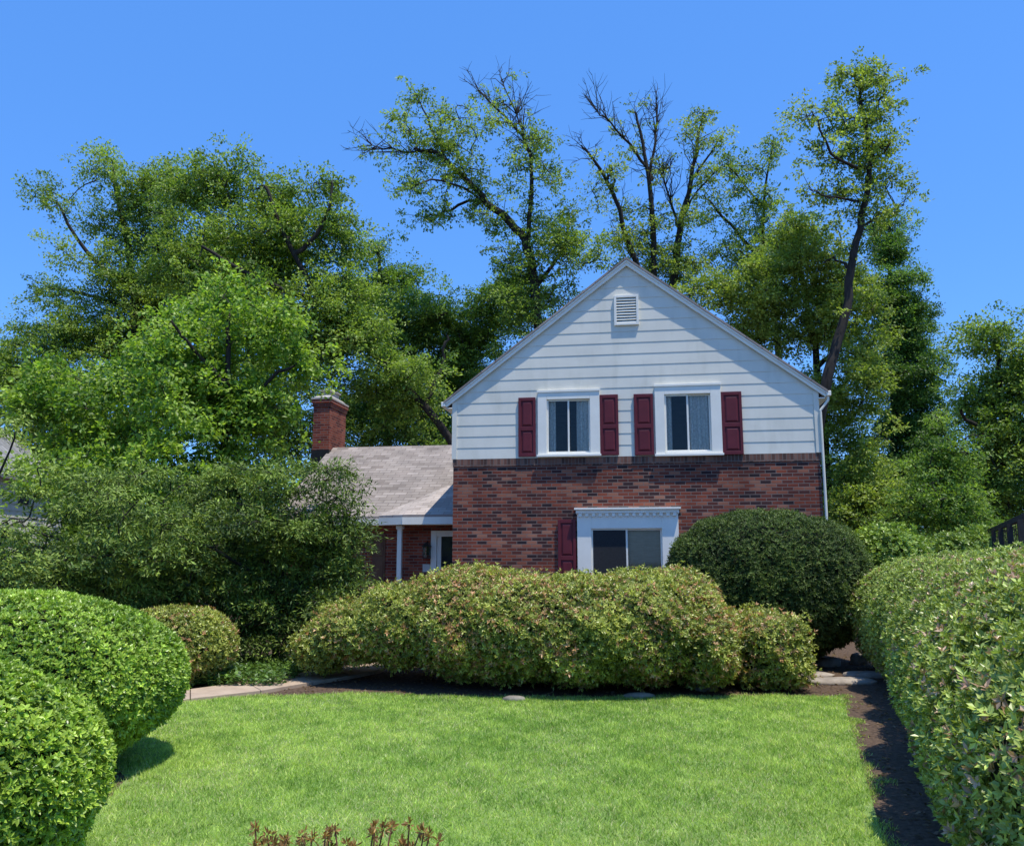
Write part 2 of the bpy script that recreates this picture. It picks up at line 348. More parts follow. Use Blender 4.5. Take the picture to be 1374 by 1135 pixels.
make_tree('maple_tree', 'bright green leafy maple in front of the oaks, left of the chimney', 'tree', 18.5,
    [([(300, 760), (300, 620), (305, 500), (310, 410)], .12, .03), ([(302, 580), (360, 510), (395, 490)], .07, .02), ([(304, 520), (250, 460), (230, 430)], .05, .02)],
    [(308, 400, 40, 34, .8), (240, 442, 44, 32, .8), (335, 460, 72, 50, .9), (400, 488, 42, 34, .9), (185, 500, 70, 45, .75), (90, 528, 56, 34, .7), (285, 545, 90, 60), (150, 575, 85, 45, .85),
     (350, 560, 34, 45), (375, 545, 24, 26), (35, 550, 46, 28, .8), (85, 610, 46, 34, .9), (210, 625, 110, 45), (325, 625, 48, 40), (265, 490, 70, 55, .9), (140, 650, 80, 34), (280, 670, 90, 34)], LIME, leaf=(.11, .075), rb=.44, lpb=300, dens=1.9, bark='bark_dark', tw=.6, flat=.85)
make_tree('oak_tree', 'tall thin crowned oak behind the house with branches reaching left over the roof', 'tree', 30,
    [([(740, 640), (722, 420), (710, 335), (690, 300), (650, 268), (618, 235), (590, 205), (555, 200)], .24, .05), ([(692, 302), (645, 262), (600, 285), (565, 292)], .09, .025),
     ([(710, 335), (714, 260), (712, 200), (682, 160), (640, 118)], .11, .02), ([(712, 205), (696, 160), (672, 108)], .05, .012), ([(590, 205), (545, 205), (495, 195)], .05, .012),
     ([(650, 268), (600, 240), (545, 250)], .06, .02), ([(600, 215), (575, 165), (555, 120)], .06, .015), ([(715, 380), (755, 340), (765, 290)], .09, .03)],
    [(562, 125, 18, 12, .9), (605, 148, 38, 16, .8), (545, 178, 42, 14, .8), (615, 185, 42, 20, .8), (548, 248, 22, 12, .8), (622, 238, 36, 18, .8), (590, 292, 30, 12, .8), (650, 295, 34, 20, .7), (720, 190, 20, 22, .8),
     (735, 238, 30, 20, .8), (688, 232, 26, 20, .7), (738, 300, 36, 28, .8), (700, 365, 36, 36), (765, 335, 46, 42), (725, 400, 50, 30), (690, 420, 40, 30), (650, 170, 26, 12, .6), (580, 215, 36, 16, .7), (670, 345, 26, 18, .6)],
    OAK, rb=.44, lpb=190, bare=(2, 3, 4), dens=1.8, along=130, leaf=(.115, .064))
make_tree('oak_tree', 'half bare oak with dark upright stems above the gable peak', 'tree', 32,
    [([(892, 640), (880, 400), (876, 290), (868, 215), (852, 150)], .22, .03), ([(870, 235), (880, 185), (882, 140)], .08, .015), ([(868, 220), (832, 175), (798, 150)], .07, .015),
     ([(890, 500), (905, 380), (912, 300), (930, 235), (942, 160)], .22, .04), ([(912, 300), (896, 262), (888, 228)], .07, .015), ([(885, 430), (848, 340), (820, 245), (780, 195)], .15, .03),
     ([(820, 245), (822, 228), (818, 222)], .06, .04), ([(930, 235), (955, 205), (972, 175)], .06, .015), ([(915, 290), (940, 250), (962, 230)], .05, .012)],
    [(940, 158, 28, 12, 1), (925, 195, 22, 20, .7), (958, 185, 16, 14, .8), (945, 235, 20, 22, .7), (910, 290, 26, 22, .6), (850, 290, 24, 20, .7), (838, 322, 34, 28, .8), (890, 345, 50, 28, 1.1), (808, 262, 18, 16, .7), (922, 355, 42, 28, 1.1), (875, 310, 28, 22, .6)],
    YELL, rb=.42, lpb=150, bare=(0, 1, 2, 3, 4, 5), leaf=(.115, .068), dens=1.6, along=50)
make_tree('oak_tree', 'slender oak forking right of the bare stems above the right roof slope', 'tree', 34,
    [([(1050, 640), (1040, 390), (1020, 345), (985, 310), (945, 262)], .18, .03), ([(1020, 345), (1025, 270), (1038, 185)], .09, .02), ([(1025, 280), (990, 240), (975, 215)], .05, .015), ([(1035, 370), (1060, 330), (1080, 300)], .07, .02)],
    [(1036, 195, 14, 16, .8), (1018, 228, 24, 16, .8), (978, 222, 20, 12, .8), (972, 262, 28, 16, .8), (1018, 278, 30, 20, .8), (945, 292, 20, 14, .8), (1000, 310, 36, 18, .8), (1065, 310, 40, 26), (985, 350, 50, 30), (1030, 345, 40, 30)],
    OAK, rb=.46, lpb=200, dens=1.7, along=60)
make_tree('hardwood_tree', 'broad yellow green tree behind the right slope of the gable roof', 'tree', 28,
    [([(1110, 660), (1100, 500), (1080, 400), (1070, 320)], .2, .04), ([(1095, 470), (1030, 430), (980, 410)], .09, .03), ([(1098, 480), (1150, 440), (1170, 400)], .09, .03)],
    [(1078, 322, 50, 26), (1060, 370, 62, 40), (1000, 405, 62, 36), (1095, 420, 55, 46), (945, 390, 28, 18, .8), (1120, 375, 46, 46), (1150, 440, 42, 50), (1135, 520, 46, 55), (1140, 600, 50, 60), (1030, 450, 60, 40), (1145, 670, 55, 45), (1130, 720, 60, 30)], YELL, rb=.56, lpb=380)
make_tree('oak_tree', 'tallest thin tree with a curving dark trunk at the right corner of the house', 'tree', 25,
    [([(1085, 640), (1110, 505), (1135, 430), (1142, 350), (1160, 280), (1168, 220), (1160, 160), (1148, 95)], .2, .03), ([(1166, 245), (1120, 215), (1090, 150)], .07, .015), ([(1162, 275), (1115, 268), (1085, 250)], .05, .012),
     ([(1150, 320), (1185, 285), (1212, 275)], .05, .012), ([(1161, 170), (1185, 130), (1188, 105)], .05, .012), ([(1142, 360), (1120, 345), (1105, 352)], .05, .02), ([(1166, 230), (1190, 205), (1195, 185)], .05, .012)],
    [(1130, 98, 24, 12, .9), (1170, 108, 26, 14, .9), (1104, 148, 28, 16, .9), (1182, 148, 20, 20, .9), (1142, 165, 34, 20, .9), (1188, 198, 16, 24, .9), (1128, 208, 34, 18, .9), (1108, 258, 30, 14, .9), (1190, 245, 16, 16), (1158, 228, 26, 20, .6), (1198, 280, 14, 10), (1160, 130, 28, 18), (1100, 190, 20, 12), (1150, 195, 36, 20, .7)],
    YELL, rb=.35, lpb=140, leaf=(.11, .062), dens=1.7, along=90)
make_tree('conifer_like_tree', 'dark narrow pointed tree behind the tall curving trunk on the right', 'tree', 34,
    [([(1200, 690), (1200, 520), (1196, 400), (1192, 295)], .22, .04)],
    [(1192, 300, 10, 20, 1.8), (1196, 340, 20, 28, 1.8), (1202, 390, 30, 36, 1.8), (1208, 440, 36, 40, 1.8), (1214, 500, 42, 45, 1.7), (1222, 560, 48, 45, 1.7), (1222, 615, 56, 50, 1.4), (1195, 665, 60, 45), (1245, 660, 46, 45)], ((.055, .12, .028), (.18, .30, .06)), flat=.6, rb=.5, leaf=(.11, .06))
make_tree('hardwood_tree', 'full green tree at the right edge of the picture above the dark fence', 'tree', 26,
    [([(1352, 720), (1348, 600), (1340, 500), (1335, 450)], .18, .04), ([(1348, 600), (1300, 570), (1290, 550)], .09, .03), ([(1346, 570), (1400, 530), (1420, 500)], .09, .03)],
    [(1320, 452, 22, 14), (1355, 462, 36, 24), (1345, 510, 46, 36), (1326, 565, 44, 42), (1380, 560, 60, 60), (1320, 640, 48, 50), (1375, 650, 60, 50), (1300, 690, 60, 36), (1420, 500, 50, 50), (1360, 600, 50, 40), (1350, 700, 60, 30)], OAK)
make_tree('young_tree', 'feathery mid green young tree left of the full tree at the right edge', 'tree', 22,
    [([(1262, 740), (1262, 640), (1265, 590)], .05, .02)],
    [(1268, 572, 16, 18, 1.2), (1245, 620, 34, 30), (1285, 615, 32, 34), (1262, 640, 30, 40), (1255, 680, 50, 40), (1300, 700, 46, 34), (1225, 710, 40, 26)], ((.09, .175, .03), (.29, .41, .075)), rb=.4, lpb=220, leaf=(.11, .042), dens=2.2, flat=.45)
# distant wood
g = Geo()
for i in range(600):
    x = rng.uniform(-46, 46); y = rng.uniform(46, 58); z = rng.uniform(.4, 7.0)*(.85+.15*math.sin(x*.35))
    n = 150; R = rng.uniform(1.3, 2.1); off = nrm(rng.normal(size=(n, 3)))*R*rng.random((n, 1))**.4*np.array([1, 1, .7])
    g.add(*leaves(np.array([x, y, z])+off, nrm(off)+rng.normal(0, .5, (n, 3)), np.array([0, 0, 1.])+rng.normal(0, .5, (n, 3)), rng.uniform(.35, .6, n), rng.uniform(.2, .35, n), colmix(n, *OAK, t=rng.normal(rng.random(), .2, n))))
tag(g.build('distant_wood', M['leaf'], None, None), 'far off belt of trees behind the gardens', 'wood', kind='stuff')
# ------------------------------------------------------------------ wild yew shrubs left
YEW = ((.03, .06, .013), (.25, .34, .058))
def wild(label, Y, limbs, clumps, **k):
    a = dict(leaf=(.08, .024), rb=.32, lpb=340, bark='bark_dark', mat='needle', flat=.48, dens=3.0, tw=.6, wig=.5, spread=1.3); a.update(k)
    return make_tree('yew_shrub', label, 'shrub', Y, limbs, clumps, a.pop('cols', YEW), **a)
wild('large dark spreading yew beside the front door, left of the porch post', 13.2,
    [([(370, 860), (360, 760), (345, 700), (325, 670)], .06, .02), ([(365, 790), (410, 720), (435, 690)], .04, .012), ([(362, 790), (300, 740), (240, 720)], .04, .012), ([(366, 820), (430, 790), (450, 760)], .03, .01)],
    [(325, 648, 50, 20), (275, 660, 40, 26), (385, 650, 36, 20), (432, 640, 26, 16), (462, 660, 18, 16, .9), (436, 695, 44, 26), (350, 700, 80, 34), (270, 722, 80, 34), (466, 718, 22, 22), (415, 750, 64, 34), (320, 770, 90, 36), (240, 780, 70, 36), (454, 782, 28, 30), (390, 820, 74, 40), (300, 830, 60, 40), (340, 870, 60, 20), (415, 722, 55, 30), (470, 752, 18, 26), (440, 830, 40, 30), (350, 745, 100, 65, .5, .7), (420, 785, 45, 55, .6, .6)])
wild('spreading yew with arching sprays at the left behind the clipped round bushes', 12.2,
    [([(140, 860), (140, 760), (130, 690), (125, 660)], .04, .012), ([(140, 770), (80, 720), (50, 715)], .025, .008), ([(140, 770), (200, 700), (220, 670)], .025, .008)],
    [(145, 648, 40, 18, .8), (205, 640, 40, 20, .8), (115, 690, 36, 24), (170, 690, 70, 30), (60, 755, 60, 30), (150, 755, 80, 34), (215, 740, 50, 34), (90, 800, 80, 34), (180, 800, 60, 30), (45, 722, 46, 16, 1), (20, 780, 60, 40), (200, 840, 60, 30), (140, 740, 100, 60, .5, .7)],
    cols=((.05, .095, .018), (.28, .38, .066)), dens=2.5)
wild('loose arching shrub with thin pale foliage at the left edge', 10.6,
    [([(-40, 830), (-30, 720), (0, 640), (20, 580)], .03, .008), ([(-32, 740), (20, 700), (50, 695)], .02, .006)],
    [(5, 572, 30, 10, .6), (30, 622, 36, 10, .6), (48, 655, 34, 9, .7), (20, 670, 34, 10, .6), (30, 700, 44, 12, .9), (0, 720, 40, 20, 1), (20, 760, 60, 24, 1), (-40, 650, 24, 40), (-20, 790, 50, 30)],
    cols=((.10, .17, .03), (.30, .39, .075)), leaf=(.07, .028), dens=1.6)
# ------------------------------------------------------------------ clipped shrubs
def shrub(name, label, cat, blobs, n_tips, L, W, pal, per=5, depth=.14, lump=.07, lscale=3., hexa=False, mat='leaf_gloss', up=.35, tips=None, tipfrac=.0, group=None, zmin=.04, core=.86, seed=1, loose=0.):
    B = np.array(blobs, float); e = B[:, 6]
    A = B[:, 3]*B[:, 4]+B[:, 4]*B[:, 5]+B[:, 3]*B[:, 5]; pick = rng.choice(len(B), int(n_tips*1.9), p=A/A.sum())
    R = B[pick, 3:6]; E = e[pick][:, None]
    d = nrm(nrm(rng.normal(size=(len(pick), 3)))*R)
    r = (np.abs(d/R)**E).sum(1, keepdims=True)**(-1/E)
    p = d*r; nn = nrm(np.sign(p)*np.abs(p/R)**(E-1)/R)
    Pw = B[pick, :3]+p
    lum = snoise(Pw, lscale, seed)[:, None]+.5*snoise(Pw, lscale*2.7, seed+9)[:, None]
    Pw = Pw+nn*(lump*lum)
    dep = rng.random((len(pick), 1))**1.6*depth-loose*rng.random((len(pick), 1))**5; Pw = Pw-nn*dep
    ok = Pw[:, 2] > zmin
    for k in range(len(B)):
        ins = ((np.abs((Pw-B[k, :3])/B[k, 3:6])**e[k]).sum(1) < (.88)) & (pick != k); ok &= ~ins
    Pw = Pw[ok][:n_tips]; nn = nn[ok][:n_tips]; dep = dep[ok][:n_tips]; lum = lum[ok][:n_tips]; n = len(Pw)
    ax = nrm(nn*.8+np.array([0, 0, up])+rng.normal(0, .3, (n, 3)))
    q = nrm(np.cross(ax, rng.normal(size=(n, 3)))); q2 = np.cross(ax, q)
    G = Geo()
    tt = rng.normal(.55, .28, n)+.3*lum[:, 0]-3.2*np.maximum(dep[:, 0], 0)  # deeper leaves darker: older growth, plus inner shade painted into the colour
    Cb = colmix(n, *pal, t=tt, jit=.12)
    if tips is not None:
        f = (rng.random(n) < tipfrac*(1+1.2*snoise(Pw, 2., seed+4))) & (dep[:, 0] < depth*.4); Cb[f] = colmix(int(f.sum()), *tips)
    ph = rng.uniform(0, 6.28, n)
    for k in range(per):
        a = (ph+k*2.4)[:, None]; th = rng.uniform(.5, 1.35, (n, 1))
        pr = np.cos(a)*q+np.sin(a)*q2
        D = ax*np.cos(th)+pr*np.sin(th); N = ax*np.sin(th)-pr*np.cos(th)+rng.normal(0, .2, (n, 3))
        C = Cb*np.exp(rng.normal(0, .13, n))[:, None]
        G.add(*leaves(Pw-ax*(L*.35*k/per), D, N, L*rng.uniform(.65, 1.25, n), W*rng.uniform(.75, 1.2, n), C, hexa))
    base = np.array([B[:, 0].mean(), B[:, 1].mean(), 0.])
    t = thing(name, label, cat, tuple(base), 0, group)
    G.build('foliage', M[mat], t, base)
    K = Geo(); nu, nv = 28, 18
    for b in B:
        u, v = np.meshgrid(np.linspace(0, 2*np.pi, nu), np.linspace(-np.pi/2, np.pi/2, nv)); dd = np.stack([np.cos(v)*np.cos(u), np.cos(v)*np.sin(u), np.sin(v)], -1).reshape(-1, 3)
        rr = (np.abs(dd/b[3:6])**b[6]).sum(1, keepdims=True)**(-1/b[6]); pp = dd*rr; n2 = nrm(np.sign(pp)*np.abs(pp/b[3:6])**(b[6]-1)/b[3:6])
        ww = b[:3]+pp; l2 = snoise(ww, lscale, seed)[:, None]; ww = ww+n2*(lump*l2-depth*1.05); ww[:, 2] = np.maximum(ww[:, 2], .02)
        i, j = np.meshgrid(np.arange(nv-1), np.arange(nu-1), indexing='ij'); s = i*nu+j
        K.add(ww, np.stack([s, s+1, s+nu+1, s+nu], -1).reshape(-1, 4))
    K.build('dark_core', M['core'], t, base, True)  # solid dark core added under the leaves, stands for shaded inner growth
    return t
def bl(px, pytop, hpx, Y, ry, e=2.3, lift=.05):
    c = at(px, pytop, Y); top = c[2]; z0 = top*lift
    return (c[0], Y, (top+z0)/2-.02, hpx/F*Y, ry, (top-z0)/2+.02, e)
BOX = ((.12, .22, .022), (.46, .61, .08))
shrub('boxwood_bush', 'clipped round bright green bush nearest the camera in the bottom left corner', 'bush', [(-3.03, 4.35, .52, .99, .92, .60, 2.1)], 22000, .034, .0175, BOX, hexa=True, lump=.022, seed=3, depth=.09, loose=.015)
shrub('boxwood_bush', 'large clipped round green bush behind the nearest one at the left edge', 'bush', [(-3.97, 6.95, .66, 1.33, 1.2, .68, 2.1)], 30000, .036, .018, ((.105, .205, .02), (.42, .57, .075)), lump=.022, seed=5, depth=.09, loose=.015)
AZ = ((.11, .15, .024), (.49, .515, .105)); AZT = ((.42, .20, .09), (.58, .37, .18))
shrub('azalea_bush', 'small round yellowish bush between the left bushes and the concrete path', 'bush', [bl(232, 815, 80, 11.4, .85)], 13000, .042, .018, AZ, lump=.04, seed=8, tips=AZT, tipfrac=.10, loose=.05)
LF = .09
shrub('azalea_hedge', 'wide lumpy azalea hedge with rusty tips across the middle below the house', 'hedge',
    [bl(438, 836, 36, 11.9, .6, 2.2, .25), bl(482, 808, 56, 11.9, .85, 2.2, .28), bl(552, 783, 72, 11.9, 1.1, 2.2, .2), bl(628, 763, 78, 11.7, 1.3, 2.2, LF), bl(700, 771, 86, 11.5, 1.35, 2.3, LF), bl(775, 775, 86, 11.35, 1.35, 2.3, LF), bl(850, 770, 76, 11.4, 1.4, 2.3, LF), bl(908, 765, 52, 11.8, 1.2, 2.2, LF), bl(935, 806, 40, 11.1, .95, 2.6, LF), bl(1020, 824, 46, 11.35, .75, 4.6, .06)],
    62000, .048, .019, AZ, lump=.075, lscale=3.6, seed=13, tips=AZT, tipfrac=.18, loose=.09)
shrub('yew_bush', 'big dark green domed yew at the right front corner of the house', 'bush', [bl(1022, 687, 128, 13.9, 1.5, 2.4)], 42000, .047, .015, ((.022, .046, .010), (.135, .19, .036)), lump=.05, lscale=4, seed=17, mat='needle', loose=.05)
AB = ((.11, .165, .026), (.46, .54, .12)); ABT = ((.40, .22, .14), (.52, .37, .24))
hb = []
for k, Yh in enumerate(np.arange(3.0, 12.6, .95)):
    dx = np.interp(Yh, [4.6, 6.4, 8.4, 10.0, 11.2, 12.4], [.07, .20, .34, .30, .12, .08])
    hb.append((3.27+.356*(Yh-4.75)+(.05 if k % 2 else -.02)+dx, Yh, .72, 1.14+.05*math.sin(k*2.1), 1.0, .92+.05*math.sin(k*1.7)-(.05 if k < 2 else 0), 2.15))
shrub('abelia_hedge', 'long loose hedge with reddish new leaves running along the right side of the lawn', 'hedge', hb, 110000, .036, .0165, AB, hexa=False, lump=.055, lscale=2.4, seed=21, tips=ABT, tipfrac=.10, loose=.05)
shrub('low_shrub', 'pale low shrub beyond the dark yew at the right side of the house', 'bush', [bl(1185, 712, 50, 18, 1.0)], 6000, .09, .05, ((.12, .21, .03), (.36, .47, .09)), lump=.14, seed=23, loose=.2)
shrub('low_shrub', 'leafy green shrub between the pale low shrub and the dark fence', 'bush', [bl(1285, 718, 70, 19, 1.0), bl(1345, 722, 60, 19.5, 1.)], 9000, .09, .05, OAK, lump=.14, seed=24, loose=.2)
# ------------------------------------------------------------------ ground
mb = MB(); mb.poly([(-900, -300, 0), (900, -300, 0), (900, 1500, 0), (-900, 1500, 0)])
tag(mb.build('ground', M['soil']), kind='structure')
lawn = np.array([(-2.2, 2.2), (-2.45, 4.8), (-2.9, 6.7), (-4.6, 9.0), (-4.3, 9.95), (-3.0, 10.45), (-2.0, 10.7), (-.6, 10.45), (.6, 10.35), (1.8, 10.45), (3.0, 10.5), (3.95, 10.5), (2.95, 7.55), (2.0, 4.75), (1.1, 2.2)])
mb = MB(); mb.poly([(x*.985, 2+(y-2)*.99, .004) for x, y in lawn]); tag(mb.build('lawn', M['lawn']), kind='structure')
def inpoly(pt, poly):
    x, y = pt[:, 0], pt[:, 1]; c = np.zeros(len(pt), bool); n = len(poly)
    for i in range(n):
        (x1, y1), (x2, y2) = poly[i], poly[i-1]
        c ^= ((y1 > y) != (y2 > y)) & (x < (x2-x1)*(y-y1)/((y2-y1) or 1e-9)+x1)
    return c
pt = np.stack([rng.uniform(-4.8, 4.4, 570000), rng.uniform(3.0, 11., 570000)], 1)
pj = pt+np.stack([snoise(np.c_[pt, pt[:, :1]*0], 7, 2), snoise(np.c_[pt, pt[:, :1]*0], 7, 3)], 1)*.11+rng.normal(0, .04, pt.shape)
pt = pt[inpoly(pj, lawn)]; n = len(pt)
dist = pt[:, 1]; pn = np.c_[pt, np.zeros(n)]
h = rng.uniform(.02, .046, n)*(1+.3*snoise(pn, 4, 41)); wd = (.003+.0006*dist)*rng.uniform(.7, 1.3, n)
a = rng.uniform(0, 6.28, n); sx = np.stack([np.cos(a), np.sin(a), 0*a], 1)*wd[:, None]/2
b0 = np.c_[pt, np.full(n, .004)]; lean = rng.normal(0, .9, (n, 3)); lean[:, 2] = 1; tipp = b0+nrm(lean)*h[:, None]
t = .47+.24*snoise(pn, 1.1, 31)+.34*snoise(pn, 6, 32)+.28*snoise(pn, 14, 33)+rng.normal(0, .22, n)
C = colmix(n, (.185, .315, .055), (.55, .68, .18), t=t, jit=.22)
f = rng.random(n) < .10*(1+1.4*snoise(pn, 2.6, 35)); C[f] = colmix(int(f.sum()), (.48, .47, .25), (.65, .62, .37))
V = np.stack([b0-sx, b0+sx, tipp], 1).reshape(-1, 3)
tag(mesh_np('lawn_grass', V, np.arange(n*3).reshape(-1, 3), M['grass'], None, np.repeat(C, 3, 0)), 'short bright green mown grass of the front lawn', 'grass', kind='stuff')
# path
near = [gr(150, 958), gr(255, 942), gr(350, 931), gr(420, 919), gr(470, 911), gr(510, 903), gr(560, 880)]
far = [gr(150, 947), gr(255, 929), gr(330, 919), gr(395, 908), gr(445, 899), gr(490, 890), gr(530, 862)]
mb = MB()
for i in range(len(near)-1):
    A = [near[i], near[i+1], far[i+1], far[i]]
    s = .012
    c = np.mean(A, 0); A = [c+(q-c)*(1-s) for q in A]
    mb.prism([(q[0], q[1], -.02) for q in A], [(q[0], q[1], .045) for q in A])
tag(mb.build('path', M['path'], None, .006), kind='structure')
# ground cover
n = 9000; pts = np.stack([rng.uniform(-5.6, -2.9, n), rng.uniform(11.0, 13.4, n)], 1)
D = rng.normal(0, 1, (n, 3)); D[:, 2] = .3; N = np.array([0, 0, 1.])+rng.normal(0, .4, (n, 3))
G = Geo(); G.add(*leaves(np.c_[pts, rng.uniform(.03, .16, n)], D, N, rng.uniform(.05, .09, n), rng.uniform(.03, .05, n), colmix(n, (.04, .09, .018), (.15, .25, .045))))
tag(G.build('ground_cover', M['leaf_gloss'], None, None), 'low dark leafy ground cover beside the concrete path', 'ground cover', kind='stuff')
# fallen leaves on the mulch
n = 7500; pts = np.stack([rng.uniform(-3, 6, n), rng.uniform(4, 15, n)], 1); pts = pts[~inpoly(pts, lawn)]; n = len(pts)
D = rng.normal(0, 1, (n, 3)); D[:, 2] = rng.normal(0, .15, n)
G = Geo(); G.add(*leaves(np.c_[pts, np.full(n, .012)], D, np.array([0, 0, 1.])+rng.normal(0, .3, (n, 3)), rng.uniform(.03, .07, n), rng.uniform(.02, .035, n), colmix(n, (.10, .06, .035), (.28, .19, .12))))
tag(G.build('fallen_leaves', M['leaf'], None, None), 'dry brown fallen leaves over the mulch under the hedges', 'leaves', kind='stuff')
# stones
def stone(name, label, cat, px, py, sx, sy, sz, rz, seed, mat='stone'):
    p = gr(px, py); u, v = np.meshgrid(np.linspace(0, 2*np.pi, 15)[:-1], np.linspace(-np.pi/2, np.pi/2, 9)); d = np.stack([np.cos(v)*np.cos(u), np.cos(v)*np.sin(u), np.sin(v)], -1).reshape(-1, 3)
    e = 3.; r = (np.abs(d)**e).sum(1, keepdims=True)**(-1/e); q = d*r*(1+.12*snoise(d*2+seed, 1.5, seed)[:, None])*np.array([sx, sy, sz])
    c, s = math.cos(rz), math.sin(rz); q = np.c_[q[:, 0]*c-q[:, 1]*s, q[:, 0]*s+q[:, 1]*c, q[:, 2]+sz*.25]
    nu, nv = 14, 9; i, j = np.meshgrid(np.arange(nv-1), np.arange(nu), indexing='ij'); k = (j+1) % nu
    o = mesh_np(name, q, np.stack([i*nu+j, i*nu+k, (i+1)*nu+k, (i+1)*nu+j], -1).reshape(-1, 4), M[mat], None, None, True)
    o.location = tuple(p); return tag(o, label, cat)
stone('edging_stone', 'flat pale stone at the lawn edge right of the hedge centre', 'stone', 858, 936, .18, .08, .05, .1, 1)
stone('edging_stone', 'rounded grey stone under the right part of the azalea hedge', 'stone', 948, 926, .14, .10, .08, .4, 2)
stone('edging_stone', 'thin stone at the lawn edge below the middle of the azalea hedge', 'stone', 690, 940, .13, .06, .045, -.1, 3)
stone('edging_stone', 'pale rounded stone beside the dark yew at the mulch bed', 'stone', 1112, 893, .2, .13, .1, .5, 5, 'flag')
stone('edging_stone', 'rounded stone at the foot of the right hedge, far end', 'stone', 1155, 890, .19, .15, .13, 1., 6, 'flag')
stone('stepping_stone', 'flat stepping stone in the mulch nearest the lawn at right', 'stone', 1128, 916, .46, .2, .05, .06, 7, 'flag')
stone('stepping_stone', 'flat stepping stone beside the right hedge behind the nearest one', 'stone', 1168, 907, .36, .2, .05, -.1, 8, 'flag')
stone('stepping_stone', 'flat stepping stone left of the others by the hedge end', 'stone', 1092, 907, .28, .16, .04, .2, 9, 'flag')
# dry plant in front
t = thing('dried_flower_plant', 'dry plant with rusty brown seed heads at the bottom edge of the lawn', 'plant', (-.75, 3.45, 0))
G = Geo(); org = np.array([-.75, 3.45, 0.])
for k in range(40):
    hx = 330+k*6.6+rng.normal(0, 6); top = at(hx, rng.uniform(1106, 1150), 3.45+rng.uniform(-.15, .15)); b = np.array([-.75+rng.normal(0, .15), 3.45+rng.normal(0, .1), 0.])
    b[0] = b[0]*.4+top[0]*.6
    q = chaikin(np.array([b, (b+top)/2+rng.normal(0, .03, 3), top]), 1); G.add(*tube(q, np.linspace(.005, .003, len(q)), 4)); L = Geo()
    n = 22; off = rng.normal(0, 1, (n, 3))*np.array([.009, .009, .017]); L.add(*leaves(top+off*.45, nrm(off)+np.array([0, 0, .3])+rng.normal(0, .4, (n, 3)), rng.normal(0, 1, (n, 3)), rng.uniform(.012, .03, n), rng.uniform(.006, .013, n), colmix(n, (.18, .08, .03), (.48, .28, .11)), True))
    L.build('seed_head', M['leaf'], t, org)
for k in range(16):
    b = org+np.array([rng.uniform(-.3, .75), rng.normal(0, .1), 0]); e = b+np.array([rng.normal(.1, .2), rng.normal(0, .1), rng.uniform(.3, .46)])
    q = chaikin(np.array([b, (b+e)/2+np.array([0, 0, .08]), e]), 1); G.add(*tube(q, np.linspace(.003, .001, len(q)), 3))
G.build('stems', M['brownwood'], t, org)
# ------------------------------------------------------------------ house
pl = at(607, 740, 17.6); pr = at(1105, 690, 16.45)
ang = math.atan2(pl[1]-pr[1], pr[0]-pl[0]); W = math.hypot(pr[0]-pl[0], pr[1]-pl[1])
P0 = np.array([pl[0], pl[1], 0.]); U = np.array([math.cos(ang), -math.sin(ang), 0]); Wv = np.array([math.sin(ang), math.cos(ang), 0])
def hf(px, py, off=0.):
    d = ray(px, py); C = np.array([0, 0, CZ]); tt = (off-(C-P0)@Wv)/(d@Wv); p = C+d*tt
    return float((p-P0)@U), float(p[2])
def rect(a, b, c, d, off=0.):
    mx, my = (a+c)/2, (b+d)/2
    return hf(a, my, off)[0], hf(c, my, off)[0], hf(mx, d, off)[1], hf(mx, b, off)[1]   # x0,x1,z0,z1
house = thing('brick_house', 'brick and white clapboard house with a gable and maroon shutters', 'house', tuple(P0), -ang)
zb = (hf(607, 615)[1]+hf(1103, 609)[1])/2
ze = (hf(597, 540)[1]+hf(1117, 520)[1])/2; zp = hf(842, 347)[1]; ov = .16; DEP = 8.5
sl_ = (zp-ze)/(W/2+ov)
def roofz(x): return zp-sl_*abs(x-W/2)
wz = lambda x: roofz(x)-.13
win = [dict(c=rect(722, 524, 805, 613), g=rect(734, 536, 792, 608)), dict(c=rect(879, 516, 968, 612), g=rect(892, 529, 954, 606))]
low = dict(c=rect(775, 687, 911, 770), g=rect(794, 709, 889, 770))
lc = list(low['c']); lc[2] = .92; low['c'] = lc; lg = list(low['g']); lg[2] = 1.02; low['g'] = lg
# brick walls
mb = MB(); g0 = low['g']; q = lambda x0, x1, z0, z1: mb.poly([(x0, 0, z0), (x1, 0, z0), (x1, 0, z1), (x0, 0, z1)])
q(0, g0[0], 0, zb); q(g0[1], W, 0, zb); q(g0[0], g0[1], 0, g0[2]); q(g0[0], g0[1], g0[3], zb)
for x in (0, W): mb.poly([(x, 0, 0), (x, DEP, 0), (x, DEP, zb), (x, 0, zb)])
mb.poly([(0, DEP, 0), (W, DEP, 0), (W, DEP, zb), (0, DEP, zb)])
mb.build('brick_wall', M['brick'], house)
mb = MB(); mb.box(-.012, W+.012, -.014, .05, zb-.155, zb-.004); mb.build('soldier_course', M['soldier'], house)
